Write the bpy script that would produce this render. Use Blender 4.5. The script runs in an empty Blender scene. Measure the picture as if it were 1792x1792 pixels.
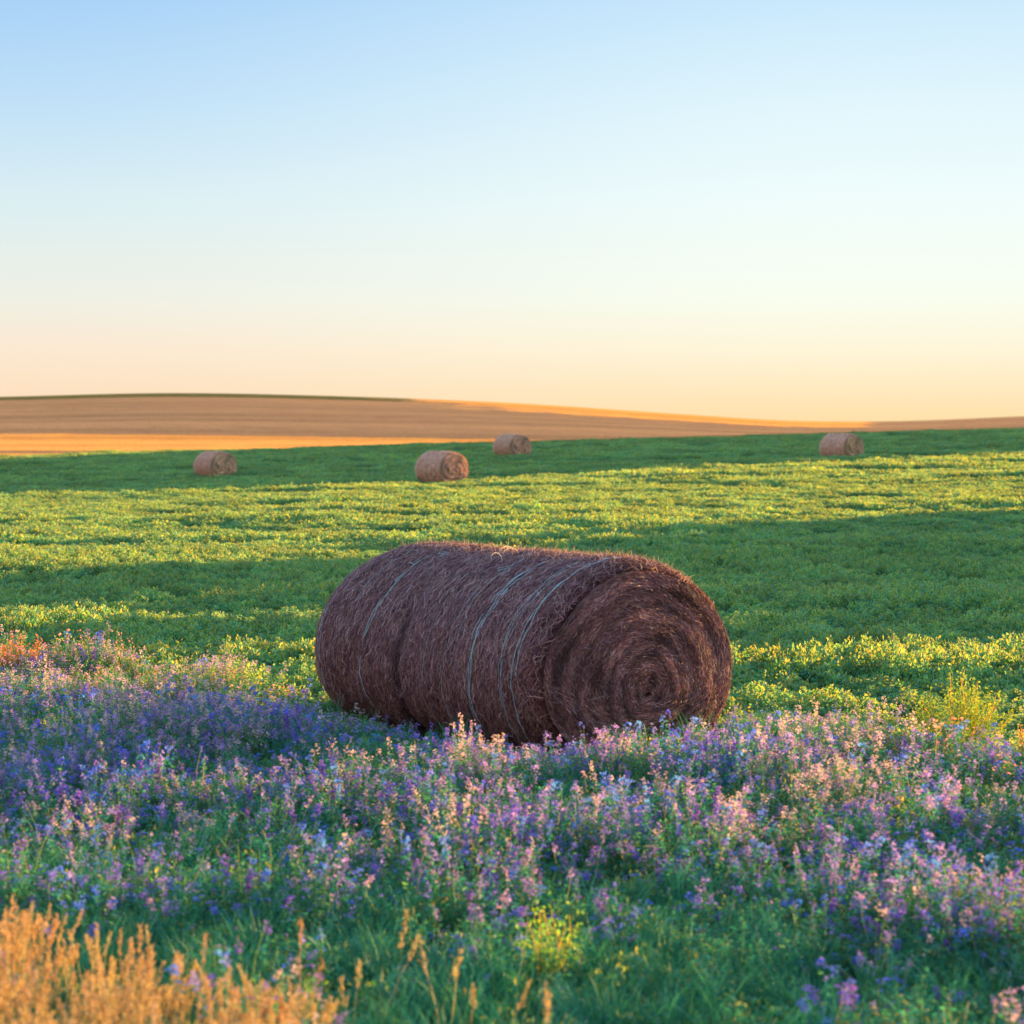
import bpy, math
import numpy as np
rng = np.random.default_rng(7)
C = bpy.context.scene.collection
PI = math.pi
SUN_AZ = math.radians(51)      # measured from +Y towards +X
SUN_EL = math.radians(6.2)
CAM_H = 2.8

def lin(c):
    c = np.asarray(c, float) / 255.0
    return tuple(np.where(c <= .04045, c / 12.92, ((c + .055) / 1.055) ** 2.4))

def sm(a, b, x):
    t = np.clip((x - a) / (b - a), 0, 1)
    return t * t * (3 - 2 * t)

# ------------------------------------------------------------------ materials
def new_mat(name):
    m = bpy.data.materials.new(name); m.use_nodes = True
    nt = m.node_tree; nt.nodes.clear()
    return m, nt
def N(nt, t, **kw):
    n = nt.nodes.new(t)
    for k, v in kw.items(): setattr(n, k, v)
    return n
def mapped_noise(nt, scale, vec_scale=(1, 1, 1), detail=6, rough=.6, coord='Object'):
    tc = N(nt, 'ShaderNodeTexCoord'); mp = N(nt, 'ShaderNodeMapping')
    mp.inputs['Scale'].default_value = vec_scale
    nz = N(nt, 'ShaderNodeTexNoise'); nz.inputs['Scale'].default_value = scale
    nz.inputs['Detail'].default_value = detail; nz.inputs['Roughness'].default_value = rough
    nt.links.new(tc.outputs[coord], mp.inputs['Vector']); nt.links.new(mp.outputs[0], nz.inputs['Vector'])
    return nz
def ramp(nt, fac, stops):
    r = N(nt, 'ShaderNodeValToRGB'); e = r.color_ramp.elements
    while len(e) < len(stops): e.new(.5)
    for k, (p, c) in enumerate(stops):
        e[k].position = p; e[k].color = (*c[:3], 1)
    nt.links.new(fac, r.inputs[0]); return r

def plant_mat(name, transl=.4, sat_var=.25, gloss=.04):
    """vertex colour leaves, a little different from one plant to the next; diffuse + translucent"""
    m, nt = new_mat(name); L = nt.links.new
    at = N(nt, 'ShaderNodeAttribute', attribute_name='col')
    oi = N(nt, 'ShaderNodeObjectInfo')
    hs = N(nt, 'ShaderNodeHueSaturation')
    mr = N(nt, 'ShaderNodeMapRange'); mr.inputs[3].default_value = .485; mr.inputs[4].default_value = .515
    L(oi.outputs['Random'], mr.inputs[0]); L(mr.outputs[0], hs.inputs['Hue'])
    mv = N(nt, 'ShaderNodeMapRange'); mv.inputs[3].default_value = 1 - sat_var; mv.inputs[4].default_value = 1 + sat_var
    mul = N(nt, 'ShaderNodeMath', operation='FRACT'); m10 = N(nt, 'ShaderNodeMath', operation='MULTIPLY'); m10.inputs[1].default_value = 7.31
    L(oi.outputs['Random'], m10.inputs[0]); L(m10.outputs[0], mul.inputs[0]); L(mul.outputs[0], mv.inputs[0]); L(mv.outputs[0], hs.inputs['Value'])
    L(at.outputs['Color'], hs.inputs['Color'])
    d = N(nt, 'ShaderNodeBsdfDiffuse'); t = N(nt, 'ShaderNodeBsdfTranslucent')
    L(hs.outputs[0], d.inputs[0])
    ty = N(nt, 'ShaderNodeMixRGB', blend_type='MULTIPLY'); ty.inputs[0].default_value = 1
    ty.inputs[2].default_value = (3.9, 1.55, .3, 1) if name == 'alfalfa_leaf' in name else ((1.35, 1.1, .75, 1) if 'bloom' in name else (1.15, 1, .8, 1))
    L(hs.outputs[0], ty.inputs[1]); L(ty.outputs[0], t.inputs[0])
    mx = N(nt, 'ShaderNodeMixShader'); mx.inputs[0].default_value = transl
    L(d.outputs[0], mx.inputs[1]); L(t.outputs[0], mx.inputs[2])
    g = N(nt, 'ShaderNodeBsdfGlossy'); g.inputs['Roughness'].default_value = .45
    mg = N(nt, 'ShaderNodeMixShader'); mg.inputs[0].default_value = gloss
    L(mx.outputs[0], mg.inputs[1]); L(g.outputs[0], mg.inputs[2])
    o = N(nt, 'ShaderNodeOutputMaterial'); L(mg.outputs[0], o.inputs[0])
    return m
M_LEAF = plant_mat('alfalfa_leaf', .42)
M_BLOOM = plant_mat('bloom_leaf_petal', .48, .18, .02)
M_GRASS = plant_mat('grass_blade', .3)
M_STRAW = plant_mat('straw', .3, .1, .03)
M_HAY = plant_mat('hay', .12, 0, .03)

def ground_mat(name, stops, scale, vs, bump=1.0, bscale=40, bdist=.05):
    m, nt = new_mat(name); L = nt.links.new
    nz = mapped_noise(nt, scale, vs, 8, .65)
    r = ramp(nt, nz.outputs[0], stops)
    b = mapped_noise(nt, bscale, (1, 1, 1), 4, .7)
    bp = N(nt, 'ShaderNodeBump'); bp.inputs['Strength'].default_value = bump; bp.inputs['Distance'].default_value = bdist
    L(b.outputs[0], bp.inputs['Height'])
    d = N(nt, 'ShaderNodeBsdfDiffuse'); L(r.outputs[0], d.inputs[0]); L(bp.outputs[0], d.inputs['Normal'])
    o = N(nt, 'ShaderNodeOutputMaterial'); L(d.outputs[0], o.inputs[0])
    return m, nt, r, d, bp
M_GROUND = ground_mat('field_soil', [(.3, (.02, .05, .02)), (.7, (.05, .10, .035))], .8, (1, 1, 1), 1, 25, .05)[0]

# hills: stubble strips across the slope; sunlit gold and shaded mauve painted in
def hill_mat():
    m, nt = new_mat('stubble_hill'); L = nt.links.new
    geo = N(nt, 'ShaderNodeNewGeometry'); sp = N(nt, 'ShaderNodeSeparateXYZ'); L(geo.outputs['Position'], sp.inputs[0])
    warp = mapped_noise(nt, .006, (.35, 1, 0), 3, .5)
    wv = N(nt, 'ShaderNodeMath', operation='MULTIPLY_ADD'); wv.inputs[1].default_value = 60; L(warp.outputs[0], wv.inputs[0])
    tilt = N(nt, 'ShaderNodeMath', operation='MULTIPLY_ADD'); tilt.inputs[1].default_value = .10
    L(sp.outputs['X'], tilt.inputs[0]); L(sp.outputs['Y'], tilt.inputs[2]); L(tilt.outputs[0], wv.inputs[2])
    mr = N(nt, 'ShaderNodeMapRange'); mr.inputs[1].default_value = 200; mr.inputs[2].default_value = 1100
    L(wv.outputs[0], mr.inputs[0])
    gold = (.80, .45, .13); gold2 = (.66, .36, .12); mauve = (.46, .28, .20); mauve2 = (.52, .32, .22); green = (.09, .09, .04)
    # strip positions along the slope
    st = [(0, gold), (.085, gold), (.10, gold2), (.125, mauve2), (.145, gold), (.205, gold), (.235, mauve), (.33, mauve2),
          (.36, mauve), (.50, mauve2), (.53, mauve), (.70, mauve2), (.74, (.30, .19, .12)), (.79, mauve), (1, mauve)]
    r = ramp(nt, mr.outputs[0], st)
    fine = mapped_noise(nt, .12, (.12, 1, 0), 8, .7)
    fr = ramp(nt, fine.outputs[0], [(.3, (.72, .72, .72)), (.7, (1.2, 1.2, 1.2))])
    mu = N(nt, 'ShaderNodeMixRGB', blend_type='MULTIPLY'); mu.inputs[0].default_value = 1
    L(r.outputs[0], mu.inputs[1]); L(fr.outputs[0], mu.inputs[2])
    # stubble stands up: its faces point every way, so spread the normals at straw scale
    b = mapped_noise(nt, 9.0, (1, 1, 1), 2, .75)
    sb = N(nt, 'ShaderNodeVectorMath', operation='SUBTRACT'); sb.inputs[1].default_value = (.5, .5, .5); L(b.outputs['Color'], sb.inputs[0])
    sc_ = N(nt, 'ShaderNodeVectorMath', operation='SCALE'); sc_.inputs['Scale'].default_value = 5.0; L(sb.outputs[0], sc_.inputs[0])
    ad_ = N(nt, 'ShaderNodeVectorMath', operation='ADD'); L(sc_.outputs[0], ad_.inputs[0]); L(geo.outputs['Normal'], ad_.inputs[1])
    bp = N(nt, 'ShaderNodeVectorMath', operation='NORMALIZE'); L(ad_.outputs[0], bp.inputs[0])
    d = N(nt, 'ShaderNodeBsdfDiffuse'); d.inputs['Roughness'].default_value = 1
    L(mu.outputs[0], d.inputs[0]); L(bp.outputs[0], d.inputs['Normal'])
    o = N(nt, 'ShaderNodeOutputMaterial'); L(d.outputs[0], o.inputs[0])
    return m
M_HILL = hill_mat()

# ------------------------------------------------------------------ terrain
def wob(x, y, s, seed):
    r = np.random.default_rng(seed); v = 0
    for k in range(5):
        a = r.uniform(0, 2 * PI); f = s * r.uniform(.6, 1.7)
        v = v + np.sin((x * math.cos(a) + y * math.sin(a)) * f + r.uniform(0, 6.3))
    return v / 5
PD = [-200, 0, 8, 25, 60, 85, 108, 130, 147, 170, 192, 204, 225, 265, 300, 1e5]
PZ = [0, 0, 0, 0, -.12, -.14, -.12, .05, .45, .78, 1.0, 1.0, .2, -1.6, -1.6, -1.6]
HX = [-2500, -700, -400, -218, -145, -72, 1, 74, 120, 160, 218, 400, 900, 2500]
HZ = [4, 8, 12.5, 15.0, 16.6, 15.2, 12.3, 7.4, 4.6, 4.4, 6.6, 12, 16, 10]
def smooth_interp(x, X, Z):
    X = np.asarray(X, float); Z = np.asarray(Z, float)
    i = np.clip(np.searchsorted(X, x) - 1, 0, len(X) - 2)
    g = np.gradient(Z, X); h = X[i + 1] - X[i]; t = (x - X[i]) / h
    h00 = 2 * t**3 - 3 * t**2 + 1; h10 = t**3 - 2 * t**2 + t; h01 = -2 * t**3 + 3 * t**2; h11 = t**3 - t**2
    return h00 * Z[i] + h10 * h * g[i] + h01 * Z[i + 1] + h11 * h * g[i + 1]
def edge_y(x): return 197 + 0.0006 * x * x * 0 + 2.5 * np.sin(x * .01)
def height(x, y):
    x = np.asarray(x, float); y = np.asarray(y, float)
    z = smooth_interp(np.clip(y, -199, 300), PD, PZ)
    s = sm(50, 125, y) * (1 - sm(215, 275, y))
    z = z + .027 * np.clip(x, -120, 120) * s
    # gentle swells in the alfalfa
    amp = sm(22, 40, y) * (1 - sm(150, 200, y))
    z = z + amp * .12 * wob(x * .4, y, .30, 3) + amp * .06 * wob(x * .6, y, 1.1, 5)
    bands = sm(25, 33, y) * (1 - sm(46, 56, y))
    z = z + bands * (.17 * wob(x * .16, y + .12 * x, .85, 95) + .16 * wob(x * .10, y + .10 * x, .42, 96)) * (1 + .35 * np.tanh(x / 8))
    z = z + sm(66, 75, y) * (1 - sm(90, 104, y)) * .07 * wob(x * .15, y, .5, 97)
    # golden hill behind
    hz = smooth_interp(np.clip(x * 900 / np.clip(y, 500, 1200), -2400, 2400), HX, HZ)
    t = sm(265, 930, y) * .75 + np.clip((y - 265) / 665, 0, 1) * .25
    up = (hz + 1.6) * t * (1 - .9 * sm(950, 1800, y))
    z = z + up
    z = z + sm(300, 400, y) * (1 - sm(850, 900, y)) * .5 * wob(x * .15, y, .03, 9)
    # added rises out of view on the right, shaped to shade the field
    c = y - .70 * x
    k1 = 32 * sm(.30 * y + 8, .30 * y + 62, x) * sm(118, 134, c) * (1 - sm(222, 258, c)) * sm(60, 130, y) * (1 - sm(330, 420, x))
    k2 = (7.5 + 6.2 * wob(c, 0 * c, 1.05, 92) + 1.2 * wob(x, y, .55, 91) + 2.6 * wob(c, 0 * c, 3.0, 93)) * (.32 + .68 * sm(27, 38, c)) * sm(.27 * y + 3.5, .27 * y + 26, x) * sm(19, 27, c) * (1 - sm(48, 72, c)) * sm(20, 34, y) * (1 - sm(75, 100, x))
    k3 = 3.2 * sm(.27 * y + 2, .27 * y + 11, x) * sm(21, 25, c) * (1 - sm(38, 48, c)) * sm(24, 30, y) * (1 - sm(40, 60, x))
    return z + k1 + np.maximum(k2, k3)

def link_mesh(name, V, F, mat, parent=None, col=None, smooth=False, link=True, matidx=None):
    me = bpy.data.meshes.new(name)
    V = np.ascontiguousarray(V, dtype=np.float32); F = np.ascontiguousarray(F, dtype=np.int32)
    n = F.shape[1]
    me.vertices.add(len(V)); me.vertices.foreach_set('co', V.ravel())
    me.loops.add(F.size); me.loops.foreach_set('vertex_index', F.ravel())
    me.polygons.add(len(F)); me.polygons.foreach_set('loop_start', np.arange(len(F), dtype=np.int32) * n)
    me.polygons.foreach_set('use_smooth', np.full(len(F), smooth))
    me.update(calc_edges=True)
    if col is not None:
        a = me.color_attributes.new('col', 'FLOAT_COLOR', 'POINT')
        c4 = np.ones((len(V), 4), np.float32); c4[:, :3] = col; a.data.foreach_set('color', c4.ravel())
    for mm in (mat if isinstance(mat, (list, tuple)) else [mat]): me.materials.append(mm)
    if matidx is not None: me.polygons.foreach_set('material_index', np.asarray(matidx, np.int32))
    me.validate()
    o = bpy.data.objects.new(name, me)
    if link: C.objects.link(o)
    if parent: o.parent = parent
    return o
def tag(o, label=None, cat=None, group=None, kind=None):
    for k, v in (('label', label), ('category', cat), ('group', group), ('kind', kind)):
        if v: o[k] = v
    return o
def empty(name, loc, rz=0):
    o = bpy.data.objects.new(name, None); C.objects.link(o); o.location = loc; o.rotation_euler = (0, 0, rz)
    o.empty_display_size = .3
    return o

def axis(lo_fine, hi_fine, step, lo, hi, g=1.06):
    a = list(np.arange(lo_fine, hi_fine + 1e-6, step))
    s, v = step, hi_fine
    while v < hi: s *= g; v += s; a.append(v)
    s, v = step, lo_fine
    while v > lo: s *= g; v -= s; a.insert(0, v)
    return np.array(a)
ys = axis(4, 60, .6, -150, 4000, 1.02); xs = axis(-16, 16, .6, -2800, 2800, 1.035)
yi = int(np.argmin(abs(ys - 197))); ys[yi] = 197
def sheet(name, yy, mat, sink=0):
    X, Y = np.meshgrid(xs, yy); Z = height(X, Y) + sink
    V = np.stack([X, Y, Z], -1).reshape(-1, 3); nx, ny = len(xs), len(yy)
    i = np.arange((ny - 1) * (nx - 1)); r, c = i // (nx - 1), i % (nx - 1); a = r * nx + c
    F = np.stack([a, a + 1, a + nx + 1, a + nx], -1)
    o = link_mesh(name, V, F, mat, smooth=True)
    tag(o, kind='structure'); return o
sheet('ground', ys[:yi + 1], M_GROUND)
sheet('hills', ys[yi:], M_HILL)

# ------------------------------------------------------------------ leaf / ribbon builders
def unit(v): return v / np.maximum(np.linalg.norm(v, axis=-1, keepdims=True), 1e-9)
def rand_dir(n, zmin=-.3, zmax=1, r=rng):
    z = r.uniform(zmin, zmax, n); a = r.uniform(0, 2 * PI, n); q = np.sqrt(np.clip(1 - z * z, 0, 1))
    return np.stack([q * np.cos(a), q * np.sin(a), z], -1)
def leaves(P, D, length, width, col, r=rng):
    n = len(P); D = unit(D); S = unit(np.cross(D, rand_dir(n, -1, 1, r)))
    up = np.cross(S, D); l = np.asarray(length).reshape(-1, 1); w = np.asarray(width).reshape(-1, 1)
    V = np.stack([P, P + D * l * .55 + S * w * .5 + up * w * .15, P + D * l, P + D * l * .55 - S * w * .5 + up * w * .15], 1).reshape(-1, 3)
    F = np.arange(n * 4).reshape(n, 4)
    return V, F, np.repeat(col, 4, 0)
def ribbons(P, W, Nn, col):
    """P: n,k,3 points; W: n,k widths; Nn: n,k,3 or n,3 facing normals"""
    n, k, _ = P.shape
    T = np.gradient(P, axis=1)
    if Nn.ndim == 2: Nn = np.repeat(Nn[:, None], k, 1)
    S = unit(np.cross(T, Nn)) * W[..., None] * .5
    V = np.stack([P - S, P + S], 2).reshape(-1, 3)
    base = (np.arange(n) * k * 2)[:, None] + (np.arange(k - 1) * 2)[None]
    F = np.stack([base, base + 1, base + 3, base + 2], -1).reshape(-1, 4)
    if len(col) == n: col = np.repeat(col, k * 2, 0)
    return V, F, col
def join(parts):
    Vs, Fs, Cs, off = [], [], [], 0
    for V, F, c in parts:
        Vs.append(V); Fs.append(F + off); Cs.append(c); off += len(V)
    return np.concatenate(Vs), np.concatenate(Fs), np.concatenate(Cs)
def pick(cols, n, jit=.18, r=rng, p=None):
    cols = np.asarray(cols, float); c = cols[r.choice(len(cols), n, p=p)]
    return c * (1 + r.uniform(-jit, jit, (n, 1)))
def stems(P0, P1, w, col, bend=.03, k=4, r=rng):
    n = len(P0); t = np.linspace(0, 1, k)[None, :, None]
    b = r.normal(0, bend, (n, 1, 3)) * (t * (1 - t) * 4)
    P = P0[:, None] * (1 - t) + P1[:, None] * t + b
    W = np.full((n, k), 1.) * np.asarray(w).reshape(-1, 1) * np.linspace(1, .5, k)[None]
    Nn = unit(np.stack([r.normal(0, .5, n), -np.ones(n), np.zeros(n)], -1))
    return ribbons(P, W, Nn, col), P

GREENS = [(.045, .33, .22), (.055, .37, .21), (.09, .39, .16), (.035, .29, .21), (.14, .42, .13)]
# prototype patches of leafy alfalfa
def alfalfa_patch(R, Hh, n, ls, seed):
    r = np.random.default_rng(seed)
    nclump = int(10 + 26 * min(1, R)); ca = r.uniform(0, 2 * PI, nclump); cr = np.sqrt(r.uniform(0, 1, nclump)) * R
    cx, cy = cr * np.cos(ca), cr * np.sin(ca); ch = Hh * r.uniform(.6, 1.15, nclump) * (1 - .35 * (cr / R) ** 2)
    w = r.integers(0, nclump, n); rad = R * .22
    g = r.normal(0, 1, (n, 2)) * rad * .55
    zt = r.beta(2.6, 1.1, n); dome = np.exp(-(g ** 2).sum(1) / (2 * (rad * .8) ** 2))
    z = ch[w] * (0.25 + .75 * dome) * zt
    P = np.stack([cx[w] + g[:, 0], cy[w] + g[:, 1], z], -1)
    D = rand_dir(n, -.25, 1, r)
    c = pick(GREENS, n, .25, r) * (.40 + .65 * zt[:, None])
    tip = (zt[:, None] ** 5) * r.uniform(0, .8, (n, 1)); c = c * (1 - tip) + np.array([[.32, .40, .09]]) * tip  # yellower leaf tips: a sunlit tone put into the colour
    return leaves(P, D, ls * r.uniform(.6, 1.3, n), ls * .6 * r.uniform(.7, 1.2, n), c, r)
def proto(name, data, mat):
    V, F, c = data
    return link_mesh(name, V, F, mat, col=c, link=False)

COOL = [(.24, .15, .68), (.33, .23, .74), (.16, .20, .79), (.27, .11, .55), (.10, .25, .80), (.46, .34, .72)]  # bluer petals, partly shade put into the colour
WARM = [(.60, .44, .58), (.48, .33, .60), (.70, .58, .60), (.56, .36, .52), (.40, .28, .62), (.66, .52, .44)]  # pinker petals, partly sunlight put into the colour
def flower_plant(seed, nst=9, Hh=.5, R=.15, fs=.0122, bloom=1.0, leafn=34, warm=0.0):
    """tuft of stems, small leaves, florets up the top of each stem"""
    r = np.random.default_rng(seed); a = r.uniform(0, 2 * PI, nst); q = np.sqrt(r.uniform(0, 1, nst)) * R
    base = np.stack([q * np.cos(a) * .4, q * np.sin(a) * .4, np.zeros(nst)], -1)
    h = Hh * r.uniform(.5, 1.15, nst)
    top = np.stack([q * np.cos(a) * 1.2, q * np.sin(a) * 1.2, h], -1) + r.normal(0, .03, (nst, 3))
    sc = pick([(.16, .26, .07), (.26, .30, .09), (.36, .32, .14)], nst, .2, r)
    st, P = stems(base, top, .0045 * np.ones(nst), sc, .025, 5, r)
    parts = [st]
    t = r.uniform(.10, .90, (nst, leafn)); i = np.repeat(np.arange(nst), leafn); tt = t.ravel()
    pos = base[i] * (1 - tt[:, None]) + top[i] * tt[:, None] + r.normal(0, .024, (len(i), 3)) * (1.3 - tt[:, None])
    D = rand_dir(len(i), -.2, .9, r)
    lc = GREENS + ([(.26, .32, .10), (.34, .34, .12)] if warm > .5 else [])
    parts.append(leaves(pos, D, .036 * r.uniform(.6, 1.2, len(i)), .012 * r.uniform(.7, 1.3, len(i)),
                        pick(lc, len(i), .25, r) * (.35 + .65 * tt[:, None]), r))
    m = int(21 * bloom)
    if m > 0:
        i = np.repeat(np.arange(nst), m); tt = 1.03 - np.abs(r.normal(0, .11, len(i)))
        keep = r.uniform(0, 1, len(i)) < np.repeat(r.choice([.12, .6, 1], nst, p=[.25, .3, .45]), m); i, tt = i[keep], tt[keep]
        pos = base[i] * (1 - tt[:, None]) + top[i] * tt[:, None] + r.normal(0, .011, (len(i), 3))
        wsel = r.uniform(0, 1, nst) < warm
        sc = np.where(wsel[:, None], pick(WARM, nst, .1, r), pick(COOL, nst, .1, r))
        fc = sc[i] * .75 + pick(WARM if warm > .5 else COOL, len(i), .2, r) * .25
        sz = np.exp(r.normal(0, .3, len(pos)))
        for k in range(3):                                   # three petals per floret
            parts.append(leaves(pos, rand_dir(len(pos), -.2, 1, r), fs * sz * r.uniform(.8, 1.2, len(pos)), fs * .9 * sz * r.uniform(.7, 1.2, len(pos)), fc * (1 + .1 * k), r))
    return join(parts)
def grass_tuft(seed, n=60, Hh=.45, R=.12, cols=((.05, .34, .15), (.09, .38, .14), (.035, .27, .16)), w=.007, droop=.5):
    r = np.random.default_rng(seed); a = r.uniform(0, 2 * PI, n); q = R * np.sqrt(r.uniform(0, 1, n))
    k = 6; t = np.linspace(0, 1, k)[None]; h = Hh * r.uniform(.45, 1.1, n)[:, None]; b = r.uniform(0, 2 * PI, n)
    lean = r.uniform(.08, droop, n)[:, None] * h
    x = (q * np.cos(a))[:, None] + np.cos(b)[:, None] * lean * t ** 2; y = (q * np.sin(a))[:, None] + np.sin(b)[:, None] * lean * t ** 2
    z = h * (t - .25 * droop * t ** 3)
    P = np.stack([x, y, z], -1); W = w * r.uniform(.6, 1.2, n)[:, None] * (1 - t ** 2 * .95)
    Nn = unit(np.stack([r.normal(0, .6, n), -np.ones(n), r.normal(0, .2, n)], -1))
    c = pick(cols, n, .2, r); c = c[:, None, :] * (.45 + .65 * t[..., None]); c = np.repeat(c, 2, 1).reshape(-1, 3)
    return ribbons(P, W, Nn, c)
DRY = [(.64, .43, .15), (.74, .52, .22), (.56, .36, .10), (.66, .42, .20)]
def seed_grass(seed, n=9, Hh=.6, R=.08, head=.13, hw=.016):
    """dry stalks with feathery seed heads"""
    r = np.random.default_rng(seed); a = r.uniform(0, 2 * PI, n); q = R * np.sqrt(r.uniform(0, 1, n))
    base = np.stack([q * np.cos(a), q * np.sin(a), np.zeros(n)], -1); h = Hh * r.uniform(.7, 1.1, n)
    top = base + np.stack([r.normal(0, .07, n), r.normal(0, .07, n), h], -1)
    parts = [stems(base, top, .0045 * np.ones(n), pick(DRY, n, .1, r), .015, 5, r)[0]]
    m = 46; i = np.repeat(np.arange(n), m); u = r.uniform(0, 1, len(i))
    ax = unit(top - base)[i]; hl = head * r.uniform(.7, 1.3, n)[i]
    wprof = hw * np.sin(np.clip(u * .9 + .1, 0, 1) * PI) ** .7
    pos = top[i] + ax * ((u - .35) * hl)[:, None] + rand_dir(len(i), -.3, .3, r) * (wprof * r.uniform(0, 1, len(i)))[:, None]
    D = unit(ax * 1.4 + rand_dir(len(i), -.3, .8, r) * .8)
    parts.append(leaves(pos, D, .024 * r.uniform(.7, 1.3, len(i)), .006 * np.ones(len(i)), pick(DRY, len(i), .15, r), r))
    # blades at the foot
    g = grass_tuft(seed + 500, 10, Hh * .6, R, DRY, .006, .7); parts.append(g)
    return join(parts)

# ------------------------------------------------------------------ scattering (ground cover nobody could count)
def scatter(name, P, protos, rot, scl, idx=None, kind='stuff', label=None, cat=None):
    n = len(P); me = bpy.data.meshes.new(name + '_points'); me.vertices.add(n)
    me.vertices.foreach_set('co', np.ascontiguousarray(P, np.float32).ravel())
    a = me.attributes.new('rot', 'FLOAT_VECTOR', 'POINT'); a.data.foreach_set('vector', np.ascontiguousarray(rot, np.float32).ravel())
    a = me.attributes.new('scl', 'FLOAT_VECTOR', 'POINT'); a.data.foreach_set('vector', np.ascontiguousarray(scl, np.float32).ravel())
    if idx is None: idx = rng.integers(0, len(protos), n)
    a = me.attributes.new('pick', 'INT', 'POINT'); a.data.foreach_set('value', np.ascontiguousarray(idx, np.int32))
    o = bpy.data.objects.new(name, me); C.objects.link(o); tag(o, label, cat, kind=kind)
    g = bpy.data.node_groups.new(name + '_nodes', 'GeometryNodeTree')
    g.interface.new_socket('Geometry', in_out='INPUT', socket_type='NodeSocketGeometry')
    g.interface.new_socket('Geometry', in_out='OUTPUT', socket_type='NodeSocketGeometry')
    gi = g.nodes.new('NodeGroupInput'); go = g.nodes.new('NodeGroupOutput')
    jn = g.nodes.new('GeometryNodeJoinGeometry'); ip = g.nodes.new('GeometryNodeInstanceOnPoints')
    for p in reversed(protos):            # join order is last linked first
        oi = g.nodes.new('GeometryNodeObjectInfo'); oi.inputs['Object'].default_value = p; oi.inputs['As Instance'].default_value = True
        g.links.new(oi.outputs['Geometry'], jn.inputs[0])
    def att(nm, ty):
        q = g.nodes.new('GeometryNodeInputNamedAttribute'); q.data_type = ty; q.inputs['Name'].default_value = nm; return q.outputs['Attribute']
    g.links.new(gi.outputs[0], ip.inputs['Points']); g.links.new(jn.outputs[0], ip.inputs['Instance'])
    ip.inputs['Pick Instance'].default_value = True
    g.links.new(att('pick', 'INT'), ip.inputs['Instance Index'])
    g.links.new(att('rot', 'FLOAT_VECTOR'), ip.inputs['Rotation']); g.links.new(att('scl', 'FLOAT_VECTOR'), ip.inputs['Scale'])
    g.links.new(ip.outputs[0], go.inputs[0])
    md = o.modifiers.new('scatter', 'NODES'); md.node_group = g
    return o
def frustum_pts(n, d0, d1, spread=.33, pad=1.0):
    d = np.sqrt(rng.uniform(d0 ** 2, d1 ** 2, n)); x = rng.uniform(-1, 1, n) * (spread * d + pad)
    return x, d
# far edge of the flowering strip (x -> y)
SX = [-30, -9, -5.4, -3.2, -1.8, 0, 1.9, 2.6, 3.2, 3.7, 4.3, 8, 30]
SY = [25, 24.3, 23.0, 21.6, 20.2, 19.6, 18.9, 18.6, 17.9, 17.0, 16.2, 15.0, 14]
def strip_edge(x): return np.interp(x, SX, SY)

# main bale frame (used to keep plants out of it)
TH = math.radians(51)
AX = np.array([math.cos(TH), -math.sin(TH)])         # towards the visible end
NEAR = np.array([1.08, 17.75]); BL, BW, BH = 3.38, 2.32, 1.79
CEN = NEAR - AX * BL / 2
def in_bale(x, y, m=0):
    dx, dy = x - CEN[0], y - CEN[1]
    u = dx * AX[0] + dy * AX[1]; v = -dx * AX[1] + dy * AX[0]
    return (abs(u) < BL / 2 + m) & (abs(v) < BW / 2 + m)
FAR = [(-17.9, 127.5), (-3.6, 108.0), (0.0, 147.0), (20.4, 131.0)]
def rows(x, y):
    """machine rows across the mown alfalfa: swathes a little higher and lower"""
    q = y + .22 * x + .6 * wob(x, y, .12, 21) + .0035 * x * x
    s = np.sin(q * 2 * PI / 2.9) * .35 * (.5 + wob(x, y, .2, 22)) + np.sin(q * 2 * PI / 8.3 + 1) * .3 + wob(x * .4, y, .9, 33) * .9 + wob(x * .5, y, .3, 34) * .5
    return s

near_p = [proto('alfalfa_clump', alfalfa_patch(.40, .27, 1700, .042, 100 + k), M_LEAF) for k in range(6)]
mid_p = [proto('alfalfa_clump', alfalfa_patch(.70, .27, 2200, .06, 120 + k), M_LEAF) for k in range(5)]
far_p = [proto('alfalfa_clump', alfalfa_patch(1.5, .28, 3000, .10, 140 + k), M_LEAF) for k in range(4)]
def alfalfa(name, n, d0, d1, protos, label, base=1.0, rowamp=.52):
    x, y = frustum_pts(n, d0, d1, .33, 4.0 if d0 < 40 else 2.0)
    k = (y > strip_edge(x) - .2) & ~in_bale(x, y, .1) & (y < 196.5)
    for fx, fy in FAR: k &= (x - fx) ** 2 + (y - fy) ** 2 > 1.2 ** 2
    x, y = x[k], y[k]; n = len(x); z = height(x, y) - .02
    s = rows(x, y); hs = base * (1 + rowamp * s) * rng.uniform(.65, 1.3, n)
    dens = (s > -1.2)
    rot = np.stack([rng.normal(0, .03, n), rng.normal(0, .03, n), rng.uniform(0, 2 * PI, n)], -1)
    w = rng.uniform(.85, 1.15, n); scl = np.stack([w, w, np.clip(hs, .35, 2)], -1)
    scatter(name, np.stack([x, y, z], -1), protos, rot, scl, label=label, cat='alfalfa')
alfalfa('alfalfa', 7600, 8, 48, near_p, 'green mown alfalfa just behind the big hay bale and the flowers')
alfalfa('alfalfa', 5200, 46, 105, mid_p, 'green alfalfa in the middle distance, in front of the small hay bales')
alfalfa('alfalfa', 6500, 100, 197, far_p, 'far dark green alfalfa around the small bales up to the golden stubble')

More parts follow.
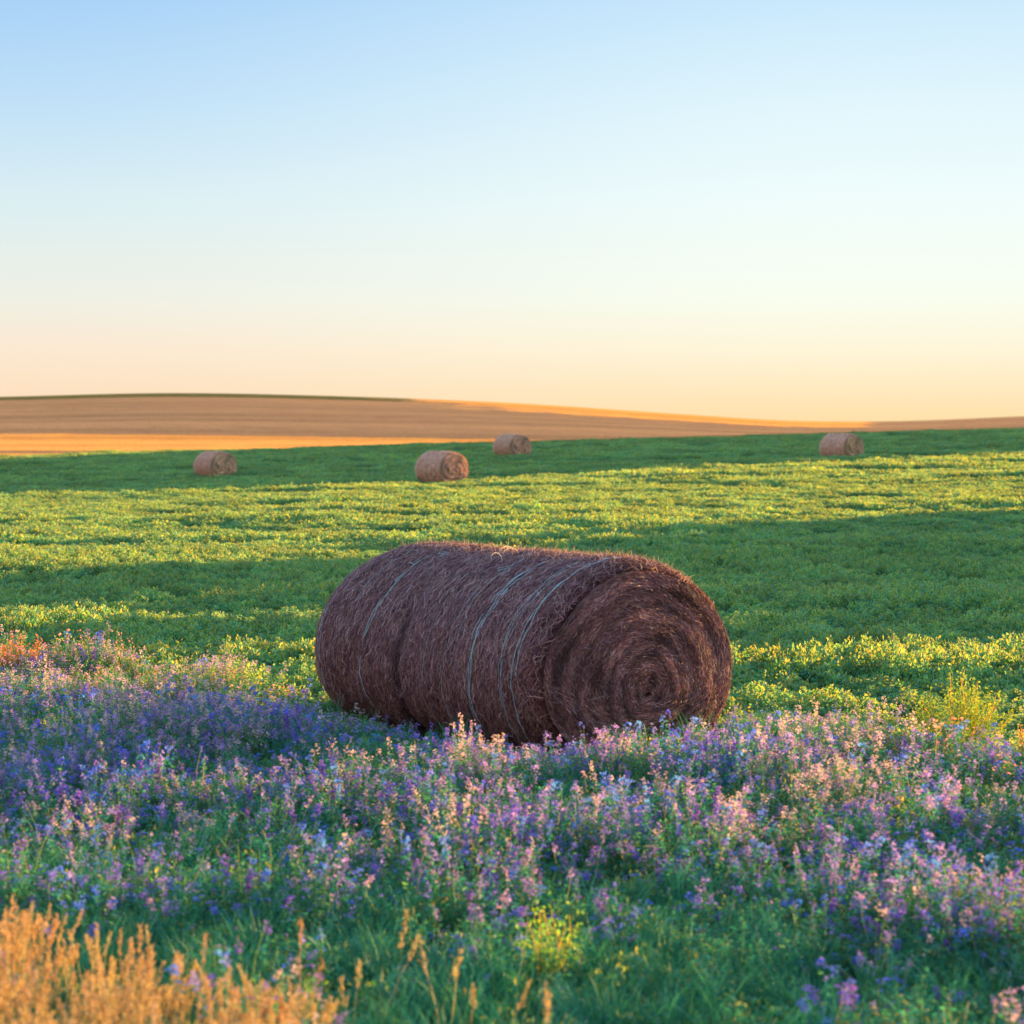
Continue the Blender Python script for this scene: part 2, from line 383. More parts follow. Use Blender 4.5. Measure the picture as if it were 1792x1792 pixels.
# flowering strip
HG = .42
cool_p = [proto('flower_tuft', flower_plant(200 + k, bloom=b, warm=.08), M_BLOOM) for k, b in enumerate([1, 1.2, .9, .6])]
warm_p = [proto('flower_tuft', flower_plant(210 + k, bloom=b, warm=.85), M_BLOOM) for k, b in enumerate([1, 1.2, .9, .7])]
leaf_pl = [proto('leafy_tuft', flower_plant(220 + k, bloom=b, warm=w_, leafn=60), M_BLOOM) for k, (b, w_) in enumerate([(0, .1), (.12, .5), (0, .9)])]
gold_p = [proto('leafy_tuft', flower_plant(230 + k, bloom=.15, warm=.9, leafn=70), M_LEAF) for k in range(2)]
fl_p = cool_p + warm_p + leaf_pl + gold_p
def flower_zone():
    x, y = frustum_pts(20500, 6.0, 26, .33, 3.4)
    e = strip_edge(x) + .7 * wob(x, y, 1.6, 41)
    k = (y < e) & ~in_bale(x, y, -.02)
    x, y, e = x[k], y[k], e[k]
    patch = 1.2 * wob(x, y, 1.6, 51) + 1.0 * wob(x, y, 4.2, 52)
    side = np.exp(-(((x - 2.3) / .8) ** 2 + ((y - 18.0) / 1.2) ** 2))
    # flowers thin out towards the camera where grass takes over
    near = sm(9.0, 12.2, y + 1.4 * wob(x, y, 1.2, 55) + .65 * np.clip(x, -4, 4))
    keep = rng.uniform(0, 1, len(x)) < (.14 + .86 * near) * np.clip(.56 + .40 * patch, .18, 1)
    x, y, e, patch, near, side = x[keep], y[keep], e[keep], patch[keep], near[keep], side[keep]
    n = len(x); z = height(x, y)
    dx, dy = x - CEN[0], y - CEN[1]; u = dx * AX[0] + dy * AX[1]; v = -dx * AX[1] + dy * AX[0]
    dist = np.maximum(np.maximum(abs(u) - BL / 2, abs(v) - BW / 2), 0)
    low = .44 + .56 * sm(0.1, 1.3, dist)
    h = .72 * rng.uniform(.6, 1.35, n) * np.clip(1 + .25 * patch, .6, 1.4) * low
    back = sm(2.6, .6, e - y) if False else 1 - sm(.6, 2.8, e - y)
    # kinds in drifts; sunlight painted as pink far left, shade as blue near bale
    wsel = wob(x, y, 1.9, 57) * .9 + wob(x, y, 5, 58) * .7 + .9 * back * (x < -1) + rng.normal(0, .35, n) - .18 + .12 * (x > 1) - .25 * (dist < 1.2) - .35 * (1 - sm(11, 14, y))
    idx = np.where(wsel > .05, rng.integers(4, 8, n), rng.integers(0, 4, n))
    nb = rng.uniform(0, 1, n) > .82 * np.clip(.85 + .3 * patch, .5, 1) * (.35 + .65 * near) * (1 - side)
    idx = np.where(nb, rng.integers(8, 11, n), idx); h = np.where(nb, h * .85, h)
    idx = np.where((back > .35) & (rng.uniform(0, 1, n) < .36) & (side < .3), rng.integers(11, 13, n), idx)
    rot = np.stack([rng.normal(0, .14, n), rng.normal(0, .14, n), rng.uniform(0, 2 * PI, n)], -1)
    w = rng.uniform(.8, 1.25, n)
    scatter('wildflowers', np.stack([x, y, z], -1), fl_p, rot, np.stack([w, w, h], -1), idx,
            label='lilac, pink and violet flowers growing around the big hay bale', cat='wildflowers')
flower_zone()
under_p = [proto('leaf_clump', alfalfa_patch(.30, .17, 650, .030, 160 + k), M_LEAF) for k in range(4)]
def undergrowth():
    x, y = frustum_pts(6400, 5.5, 26, .33, 3.4); k = (y < strip_edge(x) + .2) & ~in_bale(x, y, .05); x, y = x[k], y[k]; n = len(x)
    rot = np.stack([0 * x, 0 * x, rng.uniform(0, 2 * PI, n)], -1); w = rng.uniform(.8, 1.3, n)
    scatter('undergrowth', np.stack([x, y, height(x, y)], -1), under_p, rot, np.stack([w, w, w * rng.uniform(.7, 1.3, n)], -1), label='low blue green leaves under the flowers', cat='undergrowth')
undergrowth()
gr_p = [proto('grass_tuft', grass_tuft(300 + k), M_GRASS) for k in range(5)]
def grass_zone():
    x, y = frustum_pts(8000, 5.4, 21, .33, 3.4)
    near = 1 - sm(9.2, 13.4, y + .9 * wob(x, y, .8, 61) + .3 * np.clip(x, -4, 4))
    k = (y < strip_edge(x)) & ~in_bale(x, y, .05) & (rng.uniform(0, 1, len(x)) < .16 + .84 * near + .5 * np.exp(-(((x - 2.2) / .6) ** 2 + ((y - 17.8) / 1.2) ** 2)))
    x, y = x[k], y[k]; n = len(x)
    rot = np.stack([rng.normal(0, .1, n), rng.normal(0, .1, n), rng.uniform(0, 2 * PI, n)], -1)
    w = rng.uniform(.8, 1.3, n); h = rng.uniform(.55, 1.0, n)
    scatter('grass', np.stack([x, y, height(x, y)], -1), gr_p, rot, np.stack([w, w, h], -1), label='green grass blades at the foot of the flowers', cat='grass')
grass_zone()
dry_p = [proto('dry_grass_tuft', seed_grass(400 + k, n=8, hw=.012), M_STRAW) for k in range(6)]
def dry_zone():
    x, y = frustum_pts(4200, 6.0, 11.5, .33, .5)
    t = x / y                                           # more to the left, nearer the camera
    lim = np.interp(x, [-4, -2.6, -1.6, -.95, -.6, 0, 3], [9.8, 9.5, 9.2, 8.8, 7.5, 7.0, 6.5]) + .45 * wob(x, y, 2.6, 71)
    p = (1 - sm(-.25, .45, y - lim)) * (.34 + .3 * (wob(x, y, 3.0, 72) > 0))
    k = rng.uniform(0, 1, len(x)) < p
    x, y = x[k], y[k]; n = len(x)
    rot = np.stack([rng.normal(0, .1, n), rng.normal(0, .1, n), rng.uniform(0, 2 * PI, n)], -1)
    w = rng.uniform(.8, 1.2, n); h = rng.uniform(.5, .95, n) * (.9 + .2 * (x / y < -.2))
    scatter('dry_grass', np.stack([x, y, height(x, y)], -1), dry_p, rot, np.stack([w, w, h], -1), label='blond dry seeding grass in the lower left corner, lit orange', cat='dry grass')
dry_zone()

# stubble standing on the hills; sunlit gold, shaded brown put into its colour
STG_LIT = [(.74, .42, .13), (.66, .36, .10), (.80, .48, .17)]; STM_SHADE = [(.35, .255, .18), (.31, .225, .155), (.39, .285, .185)]; STG2 = [(.10, .13, .05), (.13, .14, .06)]
def stubble_patch(seed, cols, R=3.4, n=1500, Hh=.34, wd=.11):
    r = np.random.default_rng(seed); a = r.uniform(0, 2 * PI, n); q = R * np.sqrt(r.uniform(0, 1, n))
    P = np.stack([q * np.cos(a), q * np.sin(a), -.05 + 0 * q], -1)
    D = unit(rand_dir(n, -1, 1, r) * np.array([[.35, .35, .1]]) + np.array([[0, 0, 1.]]))
    return leaves(P, D, Hh * r.uniform(.6, 1.2, n), wd * r.uniform(.6, 1.3, n), pick(cols, n, .2, r), r)
def stubble(name, n, d0, d1, test, cols, seed, label, w=1.0):
    pr = [proto('stubble_tuft', stubble_patch(seed + k, np.array(cols) * (.85, 1.0, 1.12)[k]), M_STRAW) for k in range(3)]
    x, y = frustum_pts(n, d0, d1, .30); k = (y > 197.5) & test(x, y); x, y = x[k], y[k]; n = len(x)
    e = .3 + 0 * x; gx = (height(x + e, y) - height(x - e, y)) / .6; gy = (height(x, y + e) - height(x, y - e)) / .6
    rot = np.stack([np.arctan(gy), -np.arctan(gx), np.zeros(n)], -1); sz = w * rng.uniform(.85, 1.15, n)
    band = .8 * wob(x * .10, q_of(x, y), .06, 83) + .8 * wob(x * .12, y, .22, 84); idx = np.clip(np.round(1 + 2.2 * band + rng.normal(0, .25, n)), 0, 2).astype(int)
    scatter(name, np.stack([x, y, height(x, y)], -1), pr, rot, np.stack([sz, sz, np.ones(n)], -1), idx, label=label, cat='stubble')
def q_of(x, y): return y + .10 * x + 14 * wob(x * .35, y, .02, 81)
def is_lit_gold(x, y):
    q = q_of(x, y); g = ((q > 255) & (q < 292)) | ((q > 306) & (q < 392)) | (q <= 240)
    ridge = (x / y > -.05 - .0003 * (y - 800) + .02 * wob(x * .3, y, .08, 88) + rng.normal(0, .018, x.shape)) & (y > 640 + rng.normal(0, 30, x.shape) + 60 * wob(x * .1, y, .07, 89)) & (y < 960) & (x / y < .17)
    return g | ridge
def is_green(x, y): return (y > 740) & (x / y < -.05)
stubble('lit_gold_stubble', 9000, 197, 420, is_lit_gold, STG_LIT, 900, 'bright golden stubble in the strip of low ground behind the alfalfa, sunlight put into its colour')
stubble('lit_gold_stubble', 9000, 600, 960, is_lit_gold, STG_LIT, 910, 'stubble coloured sunlit orange along the right hand ridge of the far hill', 1.25)
stubble('shade_brown_stubble', 28000, 225, 960, lambda x, y: ~is_lit_gold(x, y) & ~is_green(x, y), STM_SHADE, 920, 'mauve brown stubble covering the face of the far hill, shade put into its colour', 1.25)
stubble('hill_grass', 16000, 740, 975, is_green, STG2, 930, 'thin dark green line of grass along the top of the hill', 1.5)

# ------------------------------------------------------------------ hay bales
def sgnpow(v, p): return np.sign(v) * np.abs(v) ** p
class Bale:
    """roll lying along local X (visible end at +X); cross section in YZ, flattened where it rests"""
    def __init__(s, L, W, H, core=(.08, .70), groove=None, seed=1, rough=1.0, egg=.045):
        s.L, s.W, s.H, s.core, s.groove, s.rough, s.egg = L, W, H, core, groove, rough, egg
        r = np.random.default_rng(seed); s.ph = r.uniform(0, 6.3, 12)
    def side(s, u, ph, off=0):
        """u in -1..1 along the roll, ph the angle round it"""
        c, q = np.cos(ph), np.sin(ph)
        prof = 1 - .10 * np.clip((u - .86) / .14, 0, 1) ** 2.2 - .13 * np.clip((-u - .72) / .28, 0, 1) ** 2.2
        if s.groove is not None: prof = prof - .022 * sm(2.3, 3.0, ph) * np.exp(-((u - s.groove) / .045) ** 2) 
        p = s.ph
        prof = prof + s.rough * (.010 * np.sin(2 * ph + 3 * u + p[0]) + .008 * np.sin(5 * ph - 4 * u + p[1]) + .006 * np.sin(9 * u + p[2]) + .004 * np.sin(11 * ph + 13 * u + p[3]) + .004 * np.sin(23 * u + 4 * ph + p[4]))
        y = s.W / 2 * sgnpow(c, .95) * (1 - s.egg * q) * prof + off * c
        z = s.H * .5 + s.H / 2 * sgnpow(q, .98) * (1 - (1 - prof) * 1.0) + off * q
        z = np.where(z < .16, .16 + (z - .16) * .3, z)
        x = u * s.L / 2
        return np.stack([x + 0 * y, y, z], -1)
    def end(s, rho, ph, sign, off=0):
        """rho 0..1 from the core outwards on the flat end"""
        rim = s.side(np.full_like(ph, sign * 1.0), ph)
        core = np.array([0, s.core[0], s.core[1]])
        k = rho ** 1.0
        y = core[1] * (1 - k) + rim[..., 1] * k; z = core[2] * (1 - k) + rim[..., 2] * k
        bul = .085 * (1 - rho ** 2.2) - .05 * np.exp(-(rho / .13) ** 2) + s.rough * (.012 * np.sin(5 * ph - 11 * rho) * rho + .008 * np.sin(9 * ph + 23 * rho + 1) * rho + .012 * np.sin(9 * rho * 2 + ph + s.ph[5]) + .012 * np.sin(3 * ph + 14 * rho + s.ph[6]) * rho)
        x = sign * (s.L / 2 + bul + off)
        return np.stack([x, y, z], -1)
def grid_faces(nu, nv, wrap):
    F = []
    i = np.arange(nu - 1)[:, None]; j = np.arange(nv if wrap else nv - 1)[None]
    a = i * nv + j; b = i * nv + (j + 1) % nv
    return np.stack([a, b, b + nv, a + nv], -1).reshape(-1, 4)

def strands_side(B, n, ln, wd, cols, r, lift=.02, skew=.25, flip=0, bright=1):
    u = r.uniform(-.99, .99, n); ph = r.uniform(-.35, PI + .35, n) if False else r.uniform(-PI * .42, PI * 1.42, n)
    k = 4; t = np.linspace(-.5, .5, k)[None]
    ang = r.normal(0, skew, n)[:, None]; wild = (r.uniform(0, 1, n) < .16)[:, None]; ang = np.where(wild, r.uniform(-1.4, 1.4, (n, 1)), ang)
    l = (ln * r.uniform(.4, 1.4, n))[:, None]
    rad = B.W / 2
    curl = r.normal(0, .18, (n, 1)) * l
    U = u[:, None] + (np.sin(ang) * l * t + curl * (t * t) * 2) / (B.L / 2); PHI = ph[:, None] + np.cos(ang) * l * t / rad
    U = np.clip(U, -1.03, 1.03)
    lf = np.abs(r.normal(0, lift, (n, 1))) * (.35 + np.abs(r.normal(0, .6, (n, k)))) + .003
    P = B.side(U, PHI, lf)
    Nn = np.stack([0 * PHI, np.cos(PHI), np.sin(PHI)], -1) + r.normal(0, .35, (n, 1, 3)); Nn = unit(Nn)
    W = wd * r.uniform(.5, 1.4, (n, 1)) * np.array([.5, 1, 1, .4])[None]
    c = pick(cols, n, .35, r) * bright
    if B.groove is not None: c = c * (1 - .7 * np.exp(-((u - B.groove) / .035) ** 2) * sm(2.4, 3.1, ph))[:, None]  # shadow in the groove painted into the strand colour
    return ribbons(P, W, Nn, c)
def strands_end(B, n, ln, wd, cols, r, sign, lift=.02, bright=1):
    rho = np.sqrt(r.uniform(.001, 1, n)); ph = r.uniform(0, 2 * PI, n); k = 4; t = np.linspace(-.5, .5, k)[None]
    l = (ln * r.uniform(.4, 1.4, n))[:, None] * (.45 + .55 * rho[:, None]); R = B.W / 2
    ang = r.normal(.10, .22, (n, 1)) + .28 * np.sin(3 * ph + 5 * rho)[:, None] * np.sin(4 * rho + 2 * ph + 1)[:, None]; wild = (r.uniform(0, 1, (n, 1)) < .13); ang = np.where(wild, r.uniform(-1.4, 1.4, (n, 1)), ang)
    RH = np.clip(rho[:, None] + np.sin(ang) * l * t / R, .004, 1.0); PHI = ph[:, None] + np.cos(ang) * l * t / np.maximum(R * rho[:, None], .09)
    lf = np.abs(r.normal(0, lift, (n, 1))) * (.3 + np.abs(r.normal(0, .7, (n, k)))) + .003
    P = B.end(RH, PHI, sign, lf)
    Nn = unit(np.array([sign, 0, 0.])[None, None] + r.normal(0, .4, (n, 1, 3))) * np.ones((1, k, 1))
    W = wd * r.uniform(.5, 1.4, (n, 1)) * np.array([.4, 1, 1, .4])[None]
    # layers of the roll: lighter and darker turns winding outwards
    sp = np.sin((rho * 7 + .25 * np.sin(2 * ph + 4 * rho) - ph / (2 * PI)) * 2 * PI) * .5 + .5
    blot = np.sin(3 * ph + 9 * rho) * np.sin(7 * rho + 1.3) + .7 * np.sin(5 * ph - 13 * rho + 2) * np.sin(2 * ph + 17 * rho)
    c = pick(cols, n, .35, r) * np.clip(.66 + .52 * sp * (1 - rho * .3) + .30 * blot, .2, 2)[:, None] * bright
    return ribbons(P, W, Nn, c)

def hay_base_mat(name, dark, light):
    m, nt, r, d, bp = ground_mat(name, [(.3, dark), (.7, light)], 14, (1, 1, 1), 1, 60, .02)
    return m
def tube(P, rad, sides=5):
    k = len(P); T = unit(np.gradient(P, axis=0)); A = unit(np.cross(T, np.array([1., .3, .2]))); Bn = np.cross(T, A)
    a = np.linspace(0, 2 * PI, sides, endpoint=False)
    V = (P[:, None] + rad * (np.cos(a)[None, :, None] * A[:, None] + np.sin(a)[None, :, None] * Bn[:, None])).reshape(-1, 3)
    return V, grid_faces(k, sides, True)
def simple_mat(name, col, rough=.6):
    m, nt = new_mat(name); nz = mapped_noise(nt, 30, (1, 1, 1), 4)
    r = ramp(nt, nz.outputs[0], [(.3, tuple(.75 * v for v in col)), (.7, tuple(min(1, 1.15 * v) for v in col))])
    p = N(nt, 'ShaderNodeBsdfPrincipled'); p.inputs['Roughness'].default_value = rough
    nt.links.new(r.outputs[0], p.inputs['Base Color']); o = N(nt, 'ShaderNodeOutputMaterial'); nt.links.new(p.outputs[0], o.inputs[0])
    return m
M_TWINE = simple_mat('pale_twine', (.42, .66, .62))

def build_bale(name, B, cols, base_mat, ns, ne, ln, wd, seed, lift, nu=60, nv=120, bright=1.0):
    r = np.random.default_rng(seed); root = empty(name, (0, 0, 0))
    U, PH = np.meshgrid(np.linspace(-1, 1, nu), np.linspace(0, 2 * PI, nv, endpoint=False), indexing='ij')
    V = B.side(U, PH).reshape(-1, 3); F = grid_faces(nu, nv, True)
    S1 = strands_side(B, ns, ln, wd, cols, r, lift, bright=bright)
    off = len(V); Vall = np.concatenate([V, S1[0]]); Fall = np.concatenate([F, S1[1] + off])
    col = np.concatenate([np.tile(np.array([[.1, .06, .05]]), (off, 1)), S1[2]])
    link_mesh('rolled_hay', Vall, Fall, [base_mat, M_HAY], root, col, matidx=np.r_[np.zeros(len(F)), np.ones(len(S1[1]))])
    for sign, m in ((1, ne), (-1, ne // 6)):
        Rr, PH2 = np.meshgrid(np.linspace(.004, 1, 30), np.linspace(0, 2 * PI, nv, endpoint=False), indexing='ij')
        V = B.end(Rr, PH2, sign).reshape(-1, 3); F = grid_faces(30, nv, True)
        if sign < 0: F = F[:, ::-1]
        S1 = strands_end(B, m, ln * 1.15, wd * .85, cols, r, sign, lift, bright)
        off = len(V)
        link_mesh('end_face', np.concatenate([V, S1[0]]), np.concatenate([F, S1[1] + off]), [base_mat, M_HAY], root,
                  np.concatenate([np.tile(np.array([[.1, .06, .05]]), (off, 1)), S1[2]]), matidx=np.r_[np.zeros(len(F)), np.ones(len(S1[1]))])
    return root

DARKHAY = [(.31, .125, .12), (.42, .19, .165), (.16, .055, .065), (.54, .31, .25), (.07, .025, .03), (.22, .09, .095), (.34, .17, .085), (.25, .11, .10), (.18, .07, .07), (.52, .35, .30)]
B0 = Bale(BL, BW, BH, (.05, .66), groove=-.12, seed=4, rough=.7, egg=.10)
big = build_bale('hay_bale', B0, [tuple(1.12 * v for v in q_) for q_ in DARKHAY], hay_base_mat('hay_core', (.035, .015, .014), (.10, .045, .035)), 120000, 80000, .14, .0038, 11, .012)
big.location = (CEN[0], CEN[1], float(height(CEN[0], CEN[1])) - .13); big.rotation_euler = (0, 0, -TH)
tag(big, 'large dark brown round hay bale in the foreground, sitting in purple flowers', 'hay bale')
# stray hay standing off the top
r = np.random.default_rng(77)
n = 6500; u = r.uniform(-.97, 1.0, n); ph = r.normal(PI * .42, .30, n)
P0 = B0.side(u, ph, 0); nrm = np.stack([0 * ph, np.cos(ph), np.sin(ph)], -1)
D = unit(nrm * r.uniform(.1, .9, (n, 1)) + r.normal(0, .8, (n, 3))); l = r.uniform(.02, .075, (n, 1))
t = np.linspace(0, 1, 4)[None, :, None]; bend = r.normal(0, .3, (n, 1, 3)) * l[:, None]
P = P0[:, None] + D[:, None] * l[:, None] * t + bend * t ** 2
V, F, c = ribbons(P, .0045 * np.array([1, 1, .8, .4])[None] * np.ones((n, 1)), unit(r.normal(0, 1, (n, 3))), pick([(.7, .42, .28), (.5, .28, .2)], n, .3, r))
# looped straws on the crown
loops = [(V, F, c)]
for (uu, pp, R, tl) in [(.02, PI * .53, .05, .5), (-.06, PI * .50, .035, -.6), (.1, PI * .55, .045, .9), (.16, PI * .62, .07, -.3)]:
    a = np.linspace(-.6, PI + 1.3, 16); cpos = B0.side(np.array([uu]), np.array([pp]), .01)[0]
    Pl = cpos + np.stack([R * 1.4 * np.cos(a), R * tl * np.cos(a * .7), R * (np.sin(a) + .1)], -1)
    V1, F1, c1 = ribbons(Pl[None], np.full((1, 16), .006), np.array([[.6, -.75, .1]]), np.array([[.75, .6, .42]])); loops.append((V1, F1, c1))
a = np.linspace(0, 1, 8); cpos = B0.side(np.array([.0]), np.array([PI * .52]), 0)[0]
Pl = cpos + np.stack([.04 * a, -.02 * a ** 2, .13 * a], -1); loops.append(ribbons(Pl[None], np.full((1, 8), .004), np.array([[.6, -.75, .1]]), np.array([[.6, .45, .3]])))
V, F, c = join(loops); link_mesh('loose_straw', V, F, M_STRAW, big, c)
# twine turns: each visible run is a few strands, partly buried in the hay
TW = [(.86, [(0, .50, 1.28), (.012, .60, 1.0)], .0036), (.76, [(0, .62, 1.22), (.02, .7, 1.25), (-.015, .55, 1.1)], .0020), (.50, [(0, .60, 1.25), (.012, .66, 1.05), (-.012, .58, .92), (.022, .75, 1.2)], .0032),
      (.30, [(0, .75, 1.2), (.05, .6, 1.0)], .0016), (.12, [(0, .7, 1.15)], .0014), (-.42, [(0, .72, 1.2), (.014, .62, .95)], .0030), (-.62, [(0, .60, .85)], .0018), (-.86, [(0, .78, 1.22), (-.04, .85, 1.25)], .0026)]
for (u0, runs, rad) in TW:
    for du, p0, p1 in runs:                # one continuous strand that dips in and out of the hay
        a = np.linspace(p0, p1, 150) * PI; q = r.uniform(0, 6, 5)
        uu = u0 + du + .010 * np.sin(a * 3 + q[0]) + .004 * np.sin(a * 11 + q[1])
        dip = .5 * np.sin(a * 9 + q[2]) + .5 * np.sin(a * 21 + q[3]) + .35 * np.sin(a * 37 + q[4])
        V1, F1 = tube(B0.side(uu, a, .017 + .008 * np.clip(dip + .25, -1.2, .8)), rad * .85)
        link_mesh('twine', V1, F1, M_TWINE, big, smooth=True)
# loose curl of twine on the crown
for (uu, pp, R) in [(.30, PI * .66, .07), (-.35, PI * .60, .06)]:
    a = np.linspace(0, 2.6 * PI, 40); Pt = B0.side(uu + R * np.cos(a) * .5 + a * .006, pp + R * np.sin(a) * .6 + a * .006, np.full(40, .022))
    V1, F1 = tube(Pt, .0018); link_mesh('twine', V1, F1, M_TWINE, big, smooth=True)

LIGHTHAY = [(.92, .57, .33), (.95, .63, .39), (.84, .49, .28), (.97, .70, .46), (.72, .40, .22)]
Bf = Bale(1.72, 1.82, 1.56, (.02, .74), seed=9, rough=1.2)
fm = hay_base_mat('hay_core_light', (.55, .31, .20), (.78, .47, .30))
proto_far = build_bale('hay_bale', Bf, LIGHTHAY, fm, 12000, 7000, .18, .013, 21, .018, 30, 60)
labs = ['leftmost small hay bale, on the dark green band left of centre', 'nearest of the small distant bales, straight behind the big bale',
        'farthest and smallest hay bale, just at the edge of the golden stubble', 'small hay bale far to the right in the green field']
rots = [-TH, -TH + .04, -TH - .05, -TH + .03]; scs = [1.10, 1.13, 1.12, 1.13]
for i, (fx, fy) in enumerate(FAR):
    if i == 0: o = proto_far
    else:
        o = proto_far.copy(); C.objects.link(o)
        for ch in list(proto_far.children):
            c2 = ch.copy(); C.objects.link(c2); c2.parent = o
    o.location = (fx, fy, float(height(fx, fy)) - .06); o.rotation_euler = (0, 0, rots[i]); o.scale = (scs[i],) * 3
    tag(o, labs[i], 'hay bale', 'small hay bales standing far out in the field')

# ------------------------------------------------------------------ single plants that stand out
def bush(name, loc, R, H, cols, seed, label, cat, nst=60, leafn=80, ls=.035):
    r = np.random.default_rng(seed); root = empty(name, (loc[0], loc[1], float(height(*loc))))
    a = r.uniform(0, 2 * PI, nst); q = np.sqrt(r.uniform(0, 1, nst))
    base = np.stack([.25 * R * q * np.cos(a), .25 * R * q * np.sin(a), 0 * q], -1)
    top = np.stack([R * q * np.cos(a), R * q * np.sin(a), H * (1.05 - .45 * q ** 1.5) * r.uniform(.7, 1.1, nst)], -1)
    (sV, sF, sc), P = stems(base, top, .006 * np.ones(nst), pick([(.26, .30, .08)], nst, .2, r), .03, 6, r)
    link_mesh('stems', sV, sF, M_LEAF, root, sc)
    i = np.repeat(np.arange(nst), leafn); tt = r.uniform(.2, 1.02, len(i))
    pos = base[i] * (1 - tt[:, None]) + top[i] * tt[:, None] + r.normal(0, .028, (len(i), 3))
    V, F, c = leaves(pos, rand_dir(len(i), -.2, 1, r), ls * r.uniform(.5, 1.2, len(i)), ls * .42 * r.uniform(.7, 1.2, len(i)), pick(cols, len(i), .2, r) * (.4 + .7 * tt[:, None]), r)
    link_mesh('foliage', V, F, M_LEAF, root, c)
    tag(root, label, cat); return root
YG = [(.10, .40, .06), (.12, .44, .07), (.08, .36, .07), (.17, .48, .08)]
bush('weed_bush', (3.72, 17.5), .48, .72, YG, 1, 'bushy yellow green weed at the right edge of the flowers beside the alfalfa', 'weed')
bush('weed_bush', (-5.25, 22.4), .35, .62, [(.42, .20, .08), (.34, .24, .08), (.5, .26, .12)], 2, 'reddish brown weed at the far left edge of the flowers', 'weed', 30)
bush('weed_bush', (.18, 10.1), .17, .52, YG, 3, 'upright yellow green weed in the lower middle of the flowers', 'weed', 22, 45, .03)
bush('weed_bush', (-2.85, 21.2), .42, .40, YG, 4, 'low yellow green weed at the back of the flowers left of the big bale', 'weed', 30)
bush('weed_bush', (-4.5, 21.9), .42, .34, YG, 6, 'flat yellow green weed beside the reddish one at far left', 'weed', 30)
bush('weed_bush', (4.35, 17.0), .35, .40, [(.45, .30, .12), (.35, .32, .08), (.5, .25, .2)], 5, 'orange tinged weed at the right edge of the picture', 'weed', 26)
# single blond stalks standing in the green at the bottom
stk = [(-.93, 9.3, .50, 'leftmost single blond grass stalk at the bottom of the picture'), (-.70, 9.0, .38, 'short bent blond stalk second from left at the bottom'),
       (-.60, 9.5, .52, 'tall blond grass stalk standing alone in green grass, third from left'), (-.30, 9.1, .46, 'slim blond grass stalk left of the yellow green weed'),
       (-.12, 8.9, .40, 'broad blond seed head just left of centre at the bottom edge'), (.16, 8.7, .36, 'rightmost short blond seed head at the bottom edge')]
for k, (x, y, h, lb) in enumerate(stk):
    V, F, c = seed_grass(700 + k, 2, h, .02, .15, .018)
    o = link_mesh('grass_stalk', V, F, M_STRAW, None, c); o.location = (x, y, float(height(x, y)))
    tag(o, lb, 'grass stalk', 'single blond grass stalks along the bottom')

# ------------------------------------------------------------------ sky, sun, camera
w = bpy.data.worlds.new('World'); bpy.context.scene.world = w; w.use_nodes = True
nt = w.node_tree; nt.nodes.clear(); L = nt.links.new
tc = N(nt, 'ShaderNodeTexCoord'); sp = N(nt, 'ShaderNodeSeparateXYZ'); L(tc.outputs['Generated'], sp.inputs[0])
mr = N(nt, 'ShaderNodeMapRange'); mr.inputs[1].default_value = -.02; mr.inputs[2].default_value = .38; L(sp.outputs['Z'], mr.inputs[0])
def zpos(v): return (v + .02) / .40
left = [(zpos(0), lin((255, 224, 180))), (zpos(.016), lin((254, 226, 194))), (zpos(.036), lin((252, 233, 210))), (zpos(.058), lin((240, 240, 228))), (zpos(.105), lin((218, 238, 243))),
        (zpos(.15), lin((190, 223, 248))), (zpos(.20), lin((163, 207, 247))), (zpos(.26), lin((120, 170, 235))), (1, lin((90, 140, 220)))]
right = [(zpos(0), lin((255, 222, 165))), (zpos(.016), lin((255, 233, 190))), (zpos(.036), lin((255, 246, 218))), (zpos(.060), lin((249, 254, 240))), (zpos(.105), lin((240, 253, 252))),
         (zpos(.15), lin((225, 246, 253))), (zpos(.20), lin((199, 231, 253))), (zpos(.26), lin((160, 200, 245))), (1, lin((90, 140, 220)))]
r1 = ramp(nt, mr.outputs[0], left); r2 = ramp(nt, mr.outputs[0], right)
mx = N(nt, 'ShaderNodeMapRange', interpolation_type='SMOOTHSTEP'); mx.inputs[1].default_value = -.26; mx.inputs[2].default_value = .17; L(sp.outputs['X'], mx.inputs[0])
mixc = N(nt, 'ShaderNodeMixRGB'); L(mx.outputs[0], mixc.inputs[0]); L(r1.outputs[0], mixc.inputs[1]); L(r2.outputs[0], mixc.inputs[2])
sky = N(nt, 'ShaderNodeTexSky', sky_type='NISHITA'); sky.sun_disc = False; sky.sun_elevation = SUN_EL; sky.sun_rotation = SUN_AZ
bg1 = N(nt, 'ShaderNodeBackground'); bg1.inputs[1].default_value = .10; L(sky.outputs[0], bg1.inputs[0])
bg2 = N(nt, 'ShaderNodeBackground'); bg2.inputs[1].default_value = 1.0
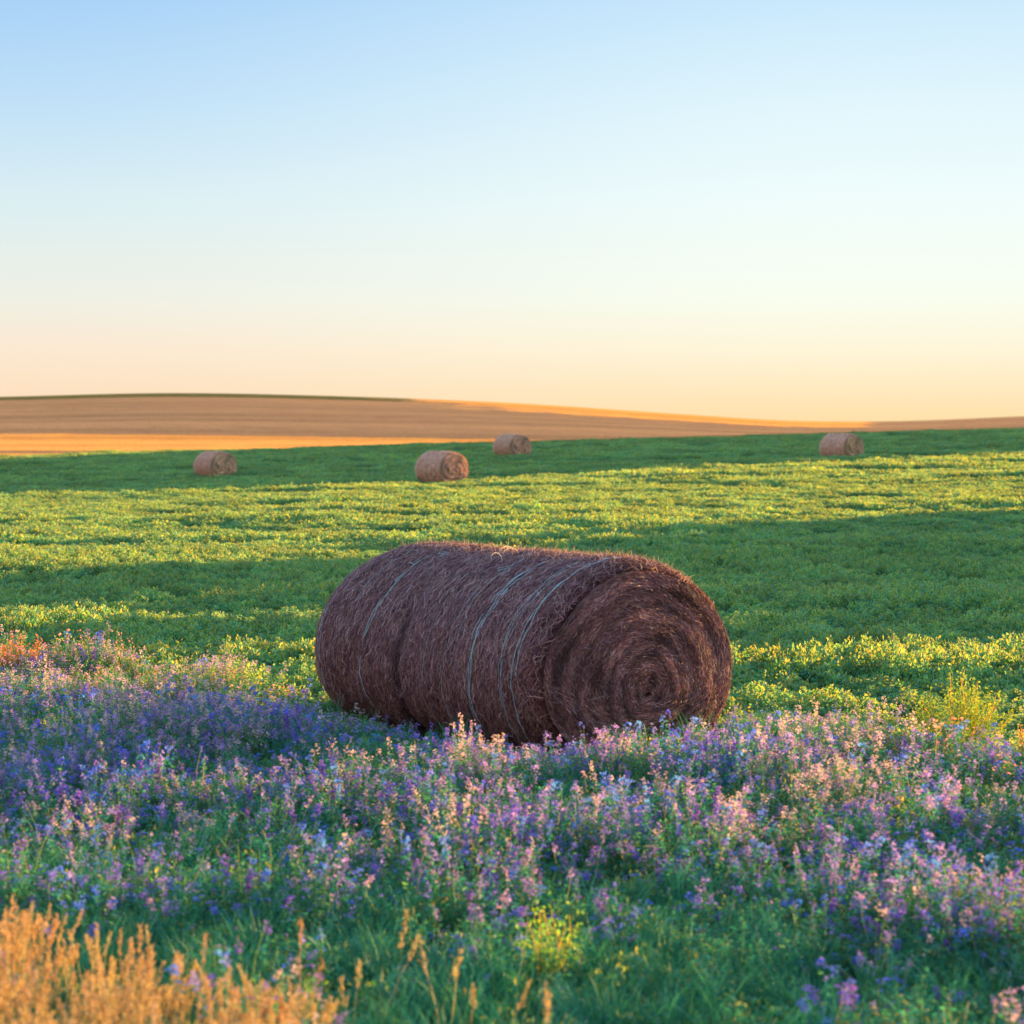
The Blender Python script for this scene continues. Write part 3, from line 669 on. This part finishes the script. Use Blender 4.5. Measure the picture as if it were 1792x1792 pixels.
# the sky opposite the sun, behind the camera, is dimmer and mauve
bk = N(nt, 'ShaderNodeMapRange', interpolation_type='SMOOTHSTEP'); bk.inputs[1].default_value = .75; bk.inputs[2].default_value = -.5; L(sp.outputs['Y'], bk.inputs[0])
bm = N(nt, 'ShaderNodeMixRGB'); bm.inputs[2].default_value = (.92, .68, .64, 1); L(bk.outputs[0], bm.inputs[0]); L(mixc.outputs[0], bm.inputs[1]); L(bm.outputs[0], bg2.inputs[0])
# horizon glow low down, the deeper blue dome added above
up = N(nt, 'ShaderNodeMapRange', interpolation_type='SMOOTHSTEP'); up.inputs[1].default_value = .22; up.inputs[2].default_value = .6; L(sp.outputs['Z'], up.inputs[0])
bg3 = N(nt, 'ShaderNodeBackground'); bg3.inputs[0].default_value = (.26, .55, 1.0, 1); bg3.inputs[1].default_value = 1.35
ad = N(nt, 'ShaderNodeAddShader'); L(bg1.outputs[0], ad.inputs[0]); L(bg3.outputs[0], ad.inputs[1])
ms = N(nt, 'ShaderNodeMixShader'); L(up.outputs[0], ms.inputs[0]); L(bg2.outputs[0], ms.inputs[1]); L(ad.outputs[0], ms.inputs[2])
o = N(nt, 'ShaderNodeOutputWorld'); L(ms.outputs[0], o.inputs[0])

sl = bpy.data.lights.new('sun', 'SUN'); sl.energy = 16.0; sl.angle = math.radians(.5); sl.color = (1.0, .645, .25)
so = bpy.data.objects.new('sun', sl); C.objects.link(so); so.location = (60, 60, 20)
so.rotation_euler = (PI / 2 - SUN_EL, 0, PI - SUN_AZ)

cam = bpy.data.cameras.new('camera'); co = bpy.data.objects.new('camera', cam); C.objects.link(co)
cam.sensor_width = 36; cam.lens = 3700 / 1792 * 36; cam.clip_end = 9000; cam.clip_start = .1
co.location = (0, 0, CAM_H); co.rotation_euler = (PI / 2 - math.atan(151 / 3700), 0, 0)
cam.dof.use_dof = True; cam.dof.focus_distance = 24.0; cam.dof.aperture_fstop = 2.6
sc = bpy.context.scene; sc.camera = co
sc.view_settings.view_transform = 'Standard'; sc.view_settings.look = 'None'; sc.view_settings.exposure = 0
sc.render.engine = 'CYCLES'; sc.cycles.max_bounces = 5; sc.cycles.use_denoising = True; sc.cycles.transparent_max_bounces = 5
